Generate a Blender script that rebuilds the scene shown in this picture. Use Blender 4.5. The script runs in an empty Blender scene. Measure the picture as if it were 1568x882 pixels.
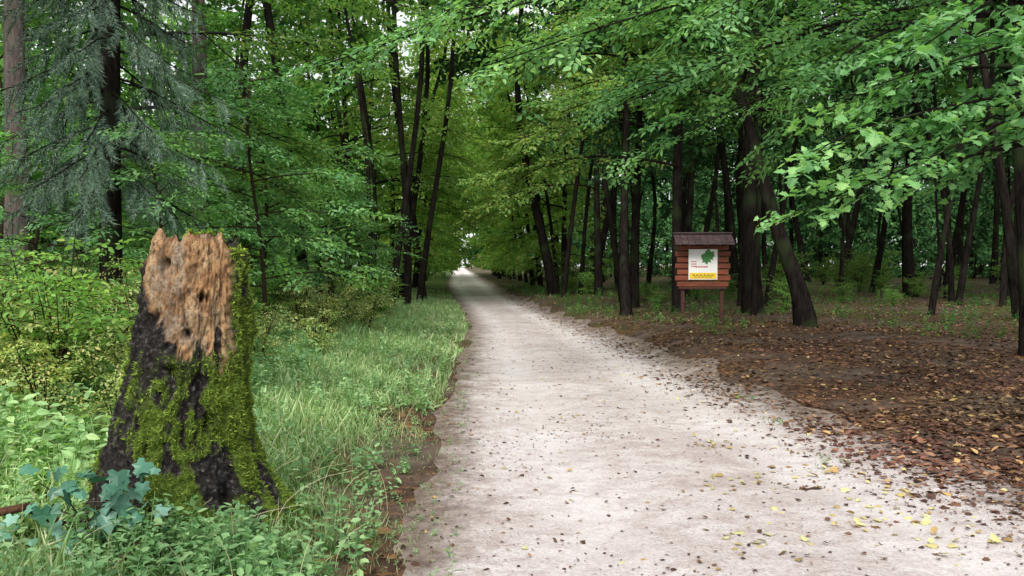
import bpy, math, random
import numpy as np
from mathutils import Vector, noise as mn
random.seed(7); rng=np.random.default_rng(7)
D=bpy.data; sc=bpy.context.scene; COL=sc.collection
# ------------------------------------------------------------ helpers
def rot(yaw,pitch,roll):
    yaw,pitch,roll=np.broadcast_arrays(np.asarray(yaw,float),np.asarray(pitch,float),np.asarray(roll,float))
    cy,sy=np.cos(yaw),np.sin(yaw); cp,sp=np.cos(-pitch),np.sin(-pitch); cr,sr=np.cos(roll),np.sin(roll)
    R=np.empty(yaw.shape+(3,3))
    R[...,0,0]=cy*cp; R[...,0,1]=cy*sp*sr-sy*cr; R[...,0,2]=cy*sp*cr+sy*sr
    R[...,1,0]=sy*cp; R[...,1,1]=sy*sp*sr+cy*cr; R[...,1,2]=sy*sp*cr-cy*sr
    R[...,2,0]=-sp;   R[...,2,1]=cp*sr;          R[...,2,2]=cp*cr
    return R
class T:
    def __init__(s,v,faces=None,mats=None,loops=None,sizes=None):
        s.v=np.asarray(v,float).reshape(-1,3)
        if faces is not None:
            s.loops=np.array([i for f in faces for i in f],int); s.sizes=np.array([len(f) for f in faces],int)
        else: s.loops=loops; s.sizes=sizes
        s.m=np.zeros(len(s.sizes),int) if mats is None else np.asarray(mats,int)
        if s.m.ndim==0: s.m=np.full(len(s.sizes),int(s.m))
class Geo:
    def __init__(s): s.v=[];s.l=[];s.s=[];s.m=[];s.n=0
    def add(s,t,mat=None):
        s.v.append(t.v); s.l.append(t.loops+s.n); s.s.append(t.sizes)
        s.m.append(t.m if mat is None else np.full(len(t.sizes),mat)); s.n+=len(t.v)
    def inst(s,t,pos,R,sca,mat=None):
        pos=np.asarray(pos,float); N=len(pos)
        if N==0: return
        sca=np.asarray(sca,float)
        if sca.ndim==0: sca=np.full(N,float(sca))
        v=np.einsum('nij,kj->nki',R,t.v)*sca[:,None,None]+pos[:,None,:]
        k=len(t.v)
        s.v.append(v.reshape(-1,3))
        s.l.append((t.loops[None,:]+(np.arange(N)*k)[:,None]).ravel()+s.n)
        s.s.append(np.tile(t.sizes,N))
        s.m.append(np.tile(t.m,N) if mat is None else np.full(N*len(t.sizes),mat)); s.n+=N*k
    def tmpl(s):
        return T(np.concatenate(s.v),loops=np.concatenate(s.l),sizes=np.concatenate(s.s),mats=np.concatenate(s.m))
    def mesh(s,name,mats,smooth=None):
        me=D.meshes.new(name)
        v=np.concatenate(s.v); l=np.concatenate(s.l); z=np.concatenate(s.s); m=np.concatenate(s.m)
        me.vertices.add(len(v)); me.vertices.foreach_set('co',v.astype(np.float32).ravel())
        me.loops.add(len(l)); me.loops.foreach_set('vertex_index',l.astype(np.int32))
        me.polygons.add(len(z)); st=np.concatenate([[0],np.cumsum(z)[:-1]])
        me.polygons.foreach_set('loop_start',st.astype(np.int32))
        me.polygons.foreach_set('material_index',m.astype(np.int32))
        if smooth is None: me.polygons.foreach_set('use_smooth',np.zeros(len(z),bool))
        else: me.polygons.foreach_set('use_smooth',np.isin(m,smooth))
        for a in mats: me.materials.append(a)
        me.update(calc_edges=True)
        return me
def obj(name,me,loc=(0,0,0),rz=0,s=1,parent=None):
    o=D.objects.new(name,me); o.location=loc; o.rotation_euler=(0,0,rz)
    o.scale=(s,s,s) if not hasattr(s,'__len__') else s
    COL.objects.link(o)
    if parent: o.parent=parent
    return o
def tube(P,r,sides=6,cap=True):
    P=np.asarray(P,float); k=len(P); r=np.broadcast_to(np.asarray(r,float),(k,))
    t=np.gradient(P,axis=0); t/=np.linalg.norm(t,axis=1)[:,None]+1e-9
    ref=np.array([0,0,1.]) if abs(t[0][2])<0.8 else np.array([0,1.,0])
    a=np.cross(t,ref); a/=np.linalg.norm(a,axis=1)[:,None]+1e-9; b=np.cross(t,a)
    ang=np.linspace(0,2*np.pi,sides,endpoint=False)
    v=P[:,None,:]+r[:,None,None]*(np.cos(ang)[None,:,None]*a[:,None,:]+np.sin(ang)[None,:,None]*b[:,None,:])
    F=[]
    for i in range(k-1):
        for j in range(sides):
            j2=(j+1)%sides
            F.append((i*sides+j,i*sides+j2,(i+1)*sides+j2,(i+1)*sides+j))
    if cap: F.append(tuple((k-1)*sides+j for j in range(sides)))
    return T(v.reshape(-1,3),F)
def box(cx,cy,cz,sx,sy,sz,b=0.0):
    v=[(cx+dx*sx/2,cy+dy*sy/2,cz+dz*sz/2) for dz in(-1,1) for dy in(-1,1) for dx in(-1,1)]
    return T(v,[(0,2,3,1),(4,5,7,6),(0,1,5,4),(2,6,7,3),(0,4,6,2),(1,3,7,5)])
# ------------------------------------------------------------ node helpers
def newmat(name):
    m=D.materials.new(name); m.use_nodes=True; nt=m.node_tree; nt.nodes.clear()
    out=nt.nodes.new('ShaderNodeOutputMaterial'); return m,nt,out
def nd(nt,typ,**k):
    n=nt.nodes.new(typ)
    for a,b in k.items(): setattr(n,a,b)
    return n
def ramp(nt,fac,stops,interp='LINEAR'):
    n=nt.nodes.new('ShaderNodeValToRGB'); cr=n.color_ramp; cr.interpolation=interp
    while len(cr.elements)<len(stops): cr.elements.new(0.5)
    for e,(p,c) in zip(cr.elements,stops):
        e.position=p; e.color=(c[0],c[1],c[2],1) if hasattr(c,'__len__') else (c,c,c,1)
    nt.links.new(fac,n.inputs[0]); return n.outputs[0]
def mix(nt,f,a,b,bt='MIX'):
    n=nt.nodes.new('ShaderNodeMix'); n.data_type='RGBA'; n.blend_type=bt
    for i,v in ((0,f),(6,a),(7,b)):
        if hasattr(v,'is_output'): nt.links.new(v,n.inputs[i])
        else: n.inputs[i].default_value=v if not hasattr(v,'__len__') else (v[0],v[1],v[2],1)
    return n.outputs[2]
def math_(nt,op,a,b=0.0,c=0.0,clamp=False):
    n=nt.nodes.new('ShaderNodeMath'); n.operation=op; n.use_clamp=clamp
    for i,v in enumerate((a,b,c)):
        if hasattr(v,'is_output'): nt.links.new(v,n.inputs[i])
        else: n.inputs[i].default_value=v
    return n.outputs[0]
def noise(nt,vec,scale,detail=4,rough=0.6,dist=0.0):
    n=nd(nt,'ShaderNodeTexNoise'); n.inputs['Scale'].default_value=scale; n.inputs['Detail'].default_value=detail
    n.inputs['Roughness'].default_value=rough; n.inputs['Distortion'].default_value=dist
    if vec is not None: nt.links.new(vec,n.inputs['Vector'])
    return n.outputs['Fac']
def bump(nt,h,strength,dist=0.02):
    n=nd(nt,'ShaderNodeBump'); n.inputs['Strength'].default_value=strength; n.inputs['Distance'].default_value=dist
    nt.links.new(h,n.inputs['Height']); return n.outputs[0]
def princ(nt,col,rough=0.8,spec=0.3,normal=None):
    p=nd(nt,'ShaderNodeBsdfPrincipled'); 
    if hasattr(col,'is_output'): nt.links.new(col,p.inputs['Base Color'])
    else: p.inputs['Base Color'].default_value=(*col,1)
    if hasattr(rough,'is_output'): nt.links.new(rough,p.inputs['Roughness'])
    else: p.inputs['Roughness'].default_value=rough
    p.inputs['Specular IOR Level'].default_value=spec
    if normal: nt.links.new(normal,p.inputs['Normal'])
    return p.outputs[0]
def leafmat(name,stops,trans=0.4,rough=0.45,spec=0.4,tint=(1.25,1.3,0.6),objvar=0.5,simple=False):
    m,nt,out=newmat(name)
    g=nd(nt,'ShaderNodeNewGeometry')
    c=ramp(nt,g.outputs['Random Per Island'],stops)
    pn=noise(nt,g.outputs['Position'],0.45,0)
    v3=math_(nt,'MULTIPLY_ADD',pn,1.2,0.4)
    if objvar>0:
        oi=nd(nt,'ShaderNodeObjectInfo')
        v2=math_(nt,'MULTIPLY_ADD',oi.outputs['Random'],objvar,1-objvar/2)
        v3=math_(nt,'MULTIPLY',v3,v2)
    hs=nd(nt,'ShaderNodeHueSaturation'); nt.links.new(c,hs.inputs['Color']); nt.links.new(v3,hs.inputs['Value'])
    if not simple:
        hh=math_(nt,'MULTIPLY_ADD',pn,-0.06,0.53); nt.links.new(hh,hs.inputs['Hue'])
    col=hs.outputs[0]
    if simple:
        p=nd(nt,'ShaderNodeBsdfDiffuse'); nt.links.new(col,p.inputs[0]); p=p.outputs[0]
    else: p=princ(nt,col,rough,spec)
    if trans<=0: nt.links.new(p,out.inputs[0]); return m
    t=nd(nt,'ShaderNodeBsdfTranslucent'); tc=mix(nt,1.0,col,tint,'MULTIPLY'); nt.links.new(tc,t.inputs[0])
    mx=nd(nt,'ShaderNodeMixShader'); mx.inputs[0].default_value=trans
    nt.links.new(p,mx.inputs[1]); nt.links.new(t.outputs[0],mx.inputs[2]); nt.links.new(mx.outputs[0],out.inputs[0])
    return m
def barkmat(name,c1,c2,scale=6,moss=0.0):
    m,nt,out=newmat(name)
    tc=nd(nt,'ShaderNodeTexCoord'); mp=nd(nt,'ShaderNodeMapping'); mp.inputs['Scale'].default_value=(1,1,0.22)
    nt.links.new(tc.outputs['Object'],mp.inputs[0])
    n1=noise(nt,mp.outputs[0],scale*3,3,0.7); n2=noise(nt,tc.outputs['Object'],1.3,1)
    c=ramp(nt,n1,[(0.3,c1),(0.7,c2)])
    mk=ramp(nt,n2,[(0.52,0.0),(0.68,1.0)])
    mk=math_(nt,'MULTIPLY',mk,moss)
    c=mix(nt,mk,c,(0.04,0.065,0.025))
    p=nd(nt,'ShaderNodeBsdfDiffuse'); nt.links.new(c,p.inputs[0]); nt.links.new(bump(nt,n1,0.8,0.03),p.inputs['Normal'])
    nt.links.new(p.outputs[0],out.inputs[0]); return m
# ------------------------------------------------------------ materials
M_leaf=leafmat('leaf_green',[(0,(0.05,0.14,0.04)),(0.5,(0.095,0.23,0.065)),(0.9,(0.15,0.31,0.08)),(1,(0.22,0.32,0.08))],0.42,simple=True)
M_leafB=leafmat('leaf_light_green',[(0,(0.10,0.21,0.055)),(0.5,(0.17,0.34,0.09)),(0.9,(0.24,0.42,0.115)),(1,(0.34,0.40,0.10))],0.5,simple=True)
M_leafT=leafmat('leaf_green_lightened_for_tunnel',[(0,(0.14,0.27,0.07)),(0.5,(0.25,0.43,0.12)),(0.85,(0.35,0.51,0.15)),(1,(0.45,0.44,0.12))],0.5,simple=True,objvar=0.0)  # leaf colour lightened to bake in the brightness of the road tunnel
M_leafR=leafmat('leaf_maple_green',[(0,(0.08,0.22,0.075)),(0.6,(0.16,0.38,0.135)),(1,(0.27,0.50,0.19))],0.45)
M_leafD=leafmat('leaf_green_darkened_for_shade',[(0,(0.03,0.09,0.035)),(0.7,(0.065,0.165,0.055)),(1,(0.12,0.24,0.07))],0.0,simple=True)  # greens darkened to paint the forest gloom right of the road
M_leafY=leafmat('leaf_yellow_green',[(0,(0.15,0.26,0.08)),(0.5,(0.32,0.44,0.14)),(0.85,(0.48,0.52,0.20)),(1,(0.58,0.49,0.20))],0.4)
M_needle=leafmat('spruce_needles',[(0,(0.07,0.13,0.09)),(0.6,(0.13,0.21,0.15)),(1,(0.26,0.33,0.24))],0.0,0.6,0.3,simple=True)
M_grass=leafmat('grass_blades',[(0,(0.15,0.25,0.09)),(0.5,(0.28,0.44,0.18)),(0.8,(0.42,0.56,0.28)),(1,(0.60,0.58,0.38))],0.3,objvar=0.0,simple=True)  # grass and herb albedo raised to carry the bright verge exposure
M_herb=leafmat('herb_leaves',[(0,(0.10,0.23,0.08)),(0.6,(0.23,0.41,0.17)),(1,(0.37,0.54,0.25))],0.35,0.45,0.4,objvar=0.0)
M_ivy=leafmat('ivy_leaves',[(0,(0.03,0.11,0.06)),(0.6,(0.08,0.24,0.15)),(1,(0.22,0.42,0.32))],0.2,0.35,0.5,tint=(1,1.2,0.8),objvar=0.0)
M_moss=leafmat('moss',[(0,(0.07,0.12,0.02)),(0.6,(0.18,0.27,0.04)),(1,(0.32,0.42,0.08))],0.2,objvar=0.0,simple=True)
M_fallen=leafmat('fallen_leaf_litter',[(0,(0.035,0.016,0.011)),(0.5,(0.095,0.044,0.026)),(0.8,(0.18,0.09,0.05)),(0.95,(0.30,0.18,0.09)),(1,(0.45,0.3,0.11))],0.1,0.6,0.35,tint=(1,.9,.7),objvar=0.0)
M_fallenY=leafmat('fallen_yellow_leaf',[(0,(0.22,0.12,0.05)),(0.4,(0.42,0.35,0.13)),(1,(0.52,0.52,0.25))],0.15,0.6,0.35,tint=(1,.9,.7),objvar=0.0)
M_bark=barkmat('dark_bark',(0.006,0.005,0.0045),(0.028,0.023,0.020),5,0.5)
M_barkP=barkmat('grey_pine_bark',(0.05,0.042,0.038),(0.15,0.12,0.11),5,0.3)
M_twig=barkmat('twig_bark',(0.02,0.016,0.01),(0.06,0.045,0.03),9)
# ------------------------------------------------------------ terrain functions
KY=[-40,0,4,7,10,15,21,31,45,81,200,420]
XL=[-0.4,-0.22,-0.1,0.03,0.10,0.28,0.45,0.25,-0.3,-0.9,-1.5,-1.5]
XR=[3.9,3.75,3.5,3.2,3.0,2.85,2.6,2.2,1.95,2.0,1.6,1.6]
xl=lambda y:np.interp(y,KY,XL); xr=lambda y:np.interp(y,KY,XR)
def sst(a,b,x): t=np.clip((x-a)/(b-a),0,1); return t*t*(3-2*t)
def sn(x,y,f): return (np.sin(x*f+1.3*np.sin(y*f*.7+1))+np.sin(y*f*1.13+1.7*np.sin(x*f*.6+2))+np.sin((x+y)*f*.71+4))/3
def gh(x,y):
    x=np.asarray(x,float); y=np.asarray(y,float)
    l,r=xl(y),xr(y)
    h=0.12*sst(0.1,2.0,l-x)+0.25*sst(2,14,l-x)
    bank=0.05+0.16*sst(8,14,y)
    h=h+bank*sst(0.1,0.9,x-r)+0.12*sst(2,15,x-r)
    off=np.clip(np.maximum(l-x,x-r),0,1)
    h=h+off*(0.05*sn(x,y,1.1)+0.025*sn(x+9,y,3.3)+0.08*sn(x,y+5,0.31))
    h=h+(0.012*sn(x,y,2.0)+0.008*sn(x,y,5.5)) - 0.025*np.exp(-((x-(l+0.25*(r-l)))/0.3)**2)- 0.02*np.exp(-((x-(l+0.7*(r-l)))/0.3)**2)
    return h
# ------------------------------------------------------------ ground
ux=np.linspace(-1,1,420); gx=np.sinh(ux*5.2)/np.sinh(5.2)*260+1.0
uy=np.linspace(0,1,420); gy=-45+ (np.exp(uy*2.6)-1)/(np.exp(2.6)-1)*520
def grid(gx,gy,hf):
    X,Y=np.meshgrid(gx,gy); Z=hf(X,Y); nx=len(gx); ny=len(gy)
    i=np.arange(ny-1)[:,None]*nx+np.arange(nx-1)[None,:]
    L=np.stack([i,i+1,i+nx+1,i+nx],-1).reshape(-1)
    return T(np.stack([X,Y,Z],-1).reshape(-1,3),loops=L,sizes=np.full((nx-1)*(ny-1),4))
m,nt,out=newmat('forest_floor')
g=nd(nt,'ShaderNodeNewGeometry'); P=g.outputs['Position']
sx=nd(nt,'ShaderNodeSeparateXYZ'); nt.links.new(P,sx.inputs[0])
vo=nd(nt,'ShaderNodeTexVoronoi'); vo.inputs['Scale'].default_value=14; nt.links.new(P,vo.inputs['Vector'])
sp=nd(nt,'ShaderNodeSeparateColor'); nt.links.new(vo.outputs['Color'],sp.inputs[0])
lit=ramp(nt,sp.outputs[0],[(0,(0.03,0.018,0.012)),(0.5,(0.06,0.033,0.02)),(0.85,(0.11,0.055,0.03)),(1,(0.2,0.11,0.04))])
n1=noise(nt,P,3,5); soil=ramp(nt,n1,[(0.3,(0.045,0.032,0.024)),(0.7,(0.13,0.095,0.072))])
n2=noise(nt,P,0.8,4)
c=mix(nt,ramp(nt,n2,[(0.4,0.0),(0.55,1.0)]),soil,lit)
green=ramp(nt,noise(nt,P,9,4),[(0.3,(0.03,0.06,0.015)),(0.7,(0.08,0.15,0.03))])
lf=ramp(nt,math_(nt,'MULTIPLY_ADD',sx.outputs[0],-0.4,0.5,clamp=True),[(0.72,0.0),(1.0,0.75)])
c=mix(nt,lf,c,green)
rf=math_(nt,'MULTIPLY',ramp(nt,n2,[(0.45,0.0),(0.6,0.6)]),ramp(nt,math_(nt,'MULTIPLY',sx.outputs[1],0.02,clamp=True),[(0.3,0.0),(0.5,1.0)]))
c=mix(nt,rf,c,green)
nt.links.new(princ(nt,c,0.95,0.15,bump(nt,noise(nt,P,25,4),0.7,0.03)),out.inputs[0])
M_ground=m
G=Geo(); G.add(grid(gx,gy,gh)); obj('ground',G.mesh('ground',[M_ground],smooth=[0]))
# road
m,nt,out=newmat('sandy_road')
g=nd(nt,'ShaderNodeNewGeometry'); P=g.outputs['Position']
at=nd(nt,'ShaderNodeAttribute'); at.attribute_name='edge'; E=at.outputs['Fac']
at2=nd(nt,'ShaderNodeAttribute'); at2.attribute_name='across'; A=at2.outputs['Fac']
mp=nd(nt,'ShaderNodeMapping'); mp.inputs['Scale'].default_value=(0.9,1.2,1); nt.links.new(P,mp.inputs[0])
big=noise(nt,mp.outputs[0],0.9,6,0.65,.5); fine=noise(nt,P,48,5,0.8); mid=noise(nt,mp.outputs[0],4.5,8,0.8,.3)
c=ramp(nt,big,[(0.3,(0.46,0.395,0.375)),(0.5,(0.61,0.56,0.545)),(0.7,(0.70,0.66,0.65))])  # sand colour lifted towards white to show the overexposed daylight on the road
c=mix(nt,ramp(nt,mid,[(0.46,0.0),(0.62,0.75)]),c,(0.36,0.28,0.255))
c=mix(nt,ramp(nt,fine,[(0.50,0.0),(0.66,0.7)]),c,(0.25,0.185,0.165))
c=mix(nt,ramp(nt,fine,[(0.30,0.6),(0.46,0.0)]),c,(0.78,0.75,0.735))
pn_=nd(nt,'ShaderNodeTexVoronoi'); pn_.inputs['Scale'].default_value=36; nt.links.new(P,pn_.inputs['Vector'])
peb=ramp(nt,pn_.outputs['Distance'],[(.16,1.0),(.30,0.0)])
pc=nd(nt,'ShaderNodeSeparateColor'); nt.links.new(pn_.outputs['Color'],pc.inputs[0])
pebm=math_(nt,'MULTIPLY',peb,ramp(nt,pc.outputs[1],[(.72,0.0),(.8,.6)]))
c=mix(nt,pebm,c,ramp(nt,pc.outputs[0],[(0,(.2,.14,.12)),(.5,(.4,.34,.31)),(1,(.76,.73,.71))]))
rt=ramp(nt,A,[(.14,0.0),(.25,.5),(.37,0.0),(.58,0.0),(.70,.45),(.82,0.0)])
c=mix(nt,math_(nt,'MULTIPLY',rt,math_(nt,'MULTIPLY',big,1.5)),c,(0.76,0.73,0.72))
en=math_(nt,'ADD',E,math_(nt,'MULTIPLY_ADD',noise(nt,P,2.2,8,0.8),1.5,-0.75))
soil=ramp(nt,noise(nt,P,8,6,.75),[(0.3,(0.08,0.058,0.047)),(0.55,(0.22,0.17,0.14)),(0.75,(0.40,0.34,0.30))])
c=mix(nt,ramp(nt,en,[(0.08,1.0),(0.5,0.0)]),c,soil)
hgt_=math_(nt,'ADD',math_(nt,'ADD',fine,math_(nt,'MULTIPLY',mid,2.5)),math_(nt,'MULTIPLY',pebm,.5))
nt.links.new(princ(nt,c,0.9,0.2,bump(nt,hgt_,0.7,0.025)),out.inputs[0])
M_road=m
ny=700; vv=-40+(np.exp(np.linspace(0,1,ny)*3)-1)/(np.exp(3)-1)*440; nx=46; uu=np.linspace(0,1,nx)
U,V=np.meshgrid(uu,vv); L=xl(V)-0.25; R_=xr(V)+0.45
wob=0.14*sn(V,V*0,1.9)*(1-U)+0.2*sn(V*1.2,V*0+3,2.3)*U+0.07*sn(V,U*0+7,9)
X=L+(R_-L)*U+wob*((np.abs(U-.5)*2)**4)
Z=gh(X,V)+0.006
edge=np.minimum(X-L,(R_-X)*.8)/1.0
i=np.arange(ny-1)[:,None]*nx+np.arange(nx-1)[None,:]
Lp=np.stack([i,i+1,i+nx+1,i+nx],-1).reshape(-1)
G=Geo(); G.add(T(np.stack([X,V,Z],-1).reshape(-1,3),loops=Lp,sizes=np.full((nx-1)*(ny-1),4)))
me=G.mesh('dirt_road',[M_road],smooth=[0])
a=me.attributes.new('edge','FLOAT','POINT'); a.data.foreach_set('value',edge.ravel().astype(np.float32))
a=me.attributes.new('across','FLOAT','POINT'); a.data.foreach_set('value',U.ravel().astype(np.float32))
obj('dirt_road',me)
# ------------------------------------------------------------ leaf templates (length 1 along +x)
LEAF=T([(0,0,0),(.3,.26,.05),(.7,.2,.03),(1,0,-.06),(.7,-.2,.03),(.3,-.26,.05)],[(0,3,2,1),(0,5,4,3)])
DIA=T([(0,0,0),(.45,.3,.05),(1,0,-.05),(.45,-.3,.05)],[(0,1,2,3)])
def star(pts):
    v=[(.42,0,.04)]+[(x,y,-0.12*abs(y)-0.05*x) for x,y in pts]; n=len(pts)
    return T(v,[(0,1+i,1+(i+1)%n) for i in range(n)])
MAPLE=star([(0,0),(.05,-.28),(-.02,-.5),(.28,-.36),(.42,-.62),(.55,-.3),(.66,-.32),(1.05,0),(.66,.32),(.55,.3),(.42,.62),(.28,.36),(-.02,.5),(.05,.28)])
IVY=star([(.1,0),(-.12,-.25),(0,-.48),(.3,-.38),(.5,-.55),(.62,-.25),(1,0),(.62,.25),(.5,.55),(.3,.38),(0,.48),(-.12,.25)])
def spray(leaf,lsz,seed,nside=5,step=0.085,tilt=0.3,twig=True,wid=0.5):
    r=np.random.default_rng(seed); G=Geo()
    pos=[];yaw=[];sc_=[]
    def line(p,a,L):
        n=max(1,int(L/step))
        for i in range(n+1):
            t=(i+0.6)/(n+1)
            q=p+np.array([math.cos(a),math.sin(a),0])*L*t
            s=1 if i%2 else -1
            aa=a+s*r.uniform(.6,1.1) if i<n else a+r.uniform(-.2,.2)
            pos.append(q+np.array([0,0,-0.12*q[0]**2+r.normal()*0.02])); yaw.append(aa); sc_.append(lsz*r.uniform(.7,1.2))
    line(np.zeros(3),0,1.0)
    if twig: G.add(tube([(0,0,0),(.35,.0,-.015),(.7,0,-.06),(1,0,-.12)],[.009,.006,.004,.002],3,False),1)
    for i in range(nside):
        t=(i+.5)/nside*0.8; s=1 if i%2 else -1; a=s*r.uniform(.6,.95); L=wid*(1-0.6*t)*r.uniform(.7,1.15)
        p=np.array([t,0,0]); line(p,a,L)
        if twig: G.add(tube([p+[0,0,-.12*t*t],p+[L*math.cos(a),L*math.sin(a),-.12*(t+L*math.cos(a))**2]],[.004,.0015],3,False),1)
    n=len(pos); 
    G.inst(leaf,pos,rot(yaw,r.normal(-.15,tilt,n),r.normal(0,tilt,n)),sc_,0)
    return G.tmpl()
SP_near=[spray(LEAF,.12,s,6,.075) for s in range(3)]
SP_mid=[spray(DIA,.15,s+10,6,.095,.4) for s in range(3)]
SP_far=[spray(DIA,.22,s+20,4,.14,.5,False) for s in range(2)]
SP_vfar=[spray(DIA,.34,s+25,3,.24,.6,False) for s in range(2)]
SP_maple=[spray(MAPLE,.15,s+30,4,.13,.45) for s in range(3)]
SP_shrub=[spray(LEAF,.10,s+40,4,.085,.45) for s in range(3)]
def add_sprays(G,sprs,pos,yaw,pit,rol,sca,r):
    pos=np.array(pos); k=r.integers(0,len(sprs),len(pos)); R=rot(yaw,pit,rol); sca=np.asarray(sca)
    for j,s in enumerate(sprs):
        q=k==j
        if q.any(): G.inst(s,pos[q],R[q],sca[q])
def make_tree(seed,H,cb,r0,nl,LL,sprs,nsp,ss,lean=(0,0),wob=0.25,topprof=True,trunkpath=None,elev=(0.1,0.8),sides=9,droop=0.3,flat=0.22,lsides=5):
    r=np.random.default_rng(seed); G=Geo()
    k=12; t=np.linspace(0,1,k)
    if trunkpath is None:
        ph=r.uniform(0,6,4)
        P_=np.stack([lean[0]*t*H+wob*np.sin(t*4+ph[0])*t,lean[1]*t*H+wob*np.sin(t*5+ph[1])*t,-0.3+t*(H+.3)],-1)
        P_=P_-np.array([P_[0][0],P_[0][1],0])
    else:
        tp=np.array(trunkpath,float); tt=np.linspace(0,1,len(tp)); P_=np.stack([np.interp(t,tt,tp[:,i]) for i in range(3)],-1)
        P_[1:-1]=(P_[:-2]+2*P_[1:-1]+P_[2:])/4
    rad=r0*(1-0.82*t)+0.01; 
    rad[0]*=1.7; rad[1]*=1.12
    P_=np.insert(P_,1,P_[0]+(P_[1]-P_[0])*0.35,axis=0); rad=np.insert(rad,1,r0*1.25)
    tb=tube(P_,rad,sides)
    rv=tb.v.reshape(len(P_),sides,3); jit=1+0.12*r.normal(size=(1,sides,1))+0.05*r.normal(size=(len(P_),sides,1))
    rv[:]=P_[:,None,:]+(rv-P_[:,None,:])*jit
    G.add(tb,1)
    pos=[];yaw=[];pit=[];rol=[];sca=[]
    for i in range(nl):
        f=(i+r.uniform(0,1))/nl; z=cb+(H-cb)*f
        base=np.array([np.interp(z,P_[:,2],P_[:,j]) for j in range(3)]); base[2]=z
        az=i*2.4+r.uniform(-.5,.5); L=LL*(math.sin(min(1,f*1.1+0.22)*math.pi*0.9)**0.6 if topprof else 1)*r.uniform(.6,1.15)
        el=r.uniform(*elev)+f*0.3
        s=np.linspace(0,1,6)
        hx=L*math.cos(el)*s; bz=L*(math.sin(el)*s-droop*s*s); a2=az+0.25*r.normal()*s
        Q=base+np.stack([hx*np.cos(a2),hx*np.sin(a2),bz],-1)
        rr=max(0.012,r0*0.3*(1-0.5*f)*L/LL); G.add(tube(Q,rr*(1-.85*s)+.004,lsides,False),1)
        for j in range(nsp):
            u=0.2+0.8*(j+r.uniform(0,1))/nsp
            q=np.array([np.interp(u,s,Q[:,c]) for c in range(3)])
            y=az+r.choice([-1,1])*r.uniform(.2,1.3); w=r.uniform(0,.5)*L*.35
            q=q+np.array([math.cos(y)*w,math.sin(y)*w,r.normal()*flat])
            pos.append(q);yaw.append(y);pit.append(r.normal(-.1,.22));rol.append(r.normal(0,.3));sca.append(ss*r.uniform(.65,1.3))
    add_sprays(G,sprs,pos,yaw,pit,rol,sca,r)
    return G
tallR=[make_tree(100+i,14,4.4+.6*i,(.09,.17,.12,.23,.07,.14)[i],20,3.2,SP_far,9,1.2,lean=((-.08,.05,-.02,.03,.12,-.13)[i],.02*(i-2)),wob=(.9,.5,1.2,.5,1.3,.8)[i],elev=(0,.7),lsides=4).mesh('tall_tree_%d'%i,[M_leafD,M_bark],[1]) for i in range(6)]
tallL=[make_tree(120+i,14,2.2,(.10,.15,.08,.12)[i],24,2.6,SP_far,9,1.1,lean=((i-1.5)*.03,0),wob=.7,elev=(-.1,.6),lsides=4).mesh('leafy_tree_%d'%i,[M_leaf,M_bark],[1]) for i in range(4)]
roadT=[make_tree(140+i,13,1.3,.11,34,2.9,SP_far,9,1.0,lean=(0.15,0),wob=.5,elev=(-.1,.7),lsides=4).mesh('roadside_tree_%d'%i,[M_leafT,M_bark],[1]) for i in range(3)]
thin=[make_tree(160+i,11,6.2,.06,9,1.8,SP_far,6,.9,lean=((-.09,.02,.08)[i],0),wob=.7,lsides=4).mesh('thin_tree_%d'%i,[M_leaf,M_bark],[1]) for i in range(3)]
under=[make_tree(180+i,4.5,.9,.035,18,1.9,SP_near,7,.75,wob=.3,elev=(-.05,.35),flat=.08,droop=.15).mesh('sapling_%d'%i,[M_leafR,M_twig],[1]) for i in range(3)]
vf=[make_tree(190+i,14,(1.5,4.5)[i%2],.15,20,3.0,SP_vfar,7,1.3,wob=.6,lean=(.02*(i-1),0),elev=(-.1,.7),sides=5,lsides=3).tmpl() for i in range(4)]
low=make_tree(199,7,.1,.1,22,3.0,SP_vfar,7,1.3,wob=.4,elev=(-.1,.5),sides=4,lsides=3).tmpl()
vfr=[make_tree(195+i,14,1.2,.12,28,3.0,SP_vfar,7,1.1,wob=.4,lean=(.15,0),elev=(-.1,.7),sides=5,lsides=3).tmpl() for i in range(2)]
def make_shrub(seed,h,w,sprs,nst,nsp,ss,mats):
    r=np.random.default_rng(seed); G=Geo(); pos=[];yaw=[];pit=[];rol=[];sca=[]
    for i in range(nst):
        az=r.uniform(0,6.28); W=w*r.uniform(.2,1); H=h*r.uniform(.6,1.1)
        s=np.linspace(0,1,5); Q=np.stack([np.cos(az)*W*s**1.4+.05*np.cos(az),np.sin(az)*W*s**1.4,H*(s-.15*s*s)/.85],-1); Q[:,2]-=.05
        G.add(tube(Q,.014*(1-.8*s),4,False),1)
        for j in range(nsp):
            u=r.uniform(.12,1); q=np.array([np.interp(u,s,Q[:,c]) for c in range(3)]); y=r.uniform(0,6.28)
            pos.append(q);yaw.append(y);pit.append(r.normal(.1,.3));rol.append(r.normal(0,.3));sca.append(ss*r.uniform(.6,1.2))
    add_sprays(G,sprs,pos,yaw,pit,rol,sca,r)
    return G.mesh('shrub_%d'%seed,mats,[1])
shrY=[make_shrub(200+i,1.5,.8,SP_shrub,11,6,.6,[M_leafY,M_twig]) for i in range(3)]
shrG=[make_shrub(220+i,1.9,1.1,SP_shrub,13,7,.7,[M_leafB,M_twig]) for i in range(3)]
def place(name,me,x,y,rz=None,s=1.0,dz=0,parent=None):
    return obj(name,me,(x,y,float(gh(x,y))+dz),random.uniform(0,6.28) if rz is None else rz,s,parent)
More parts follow.
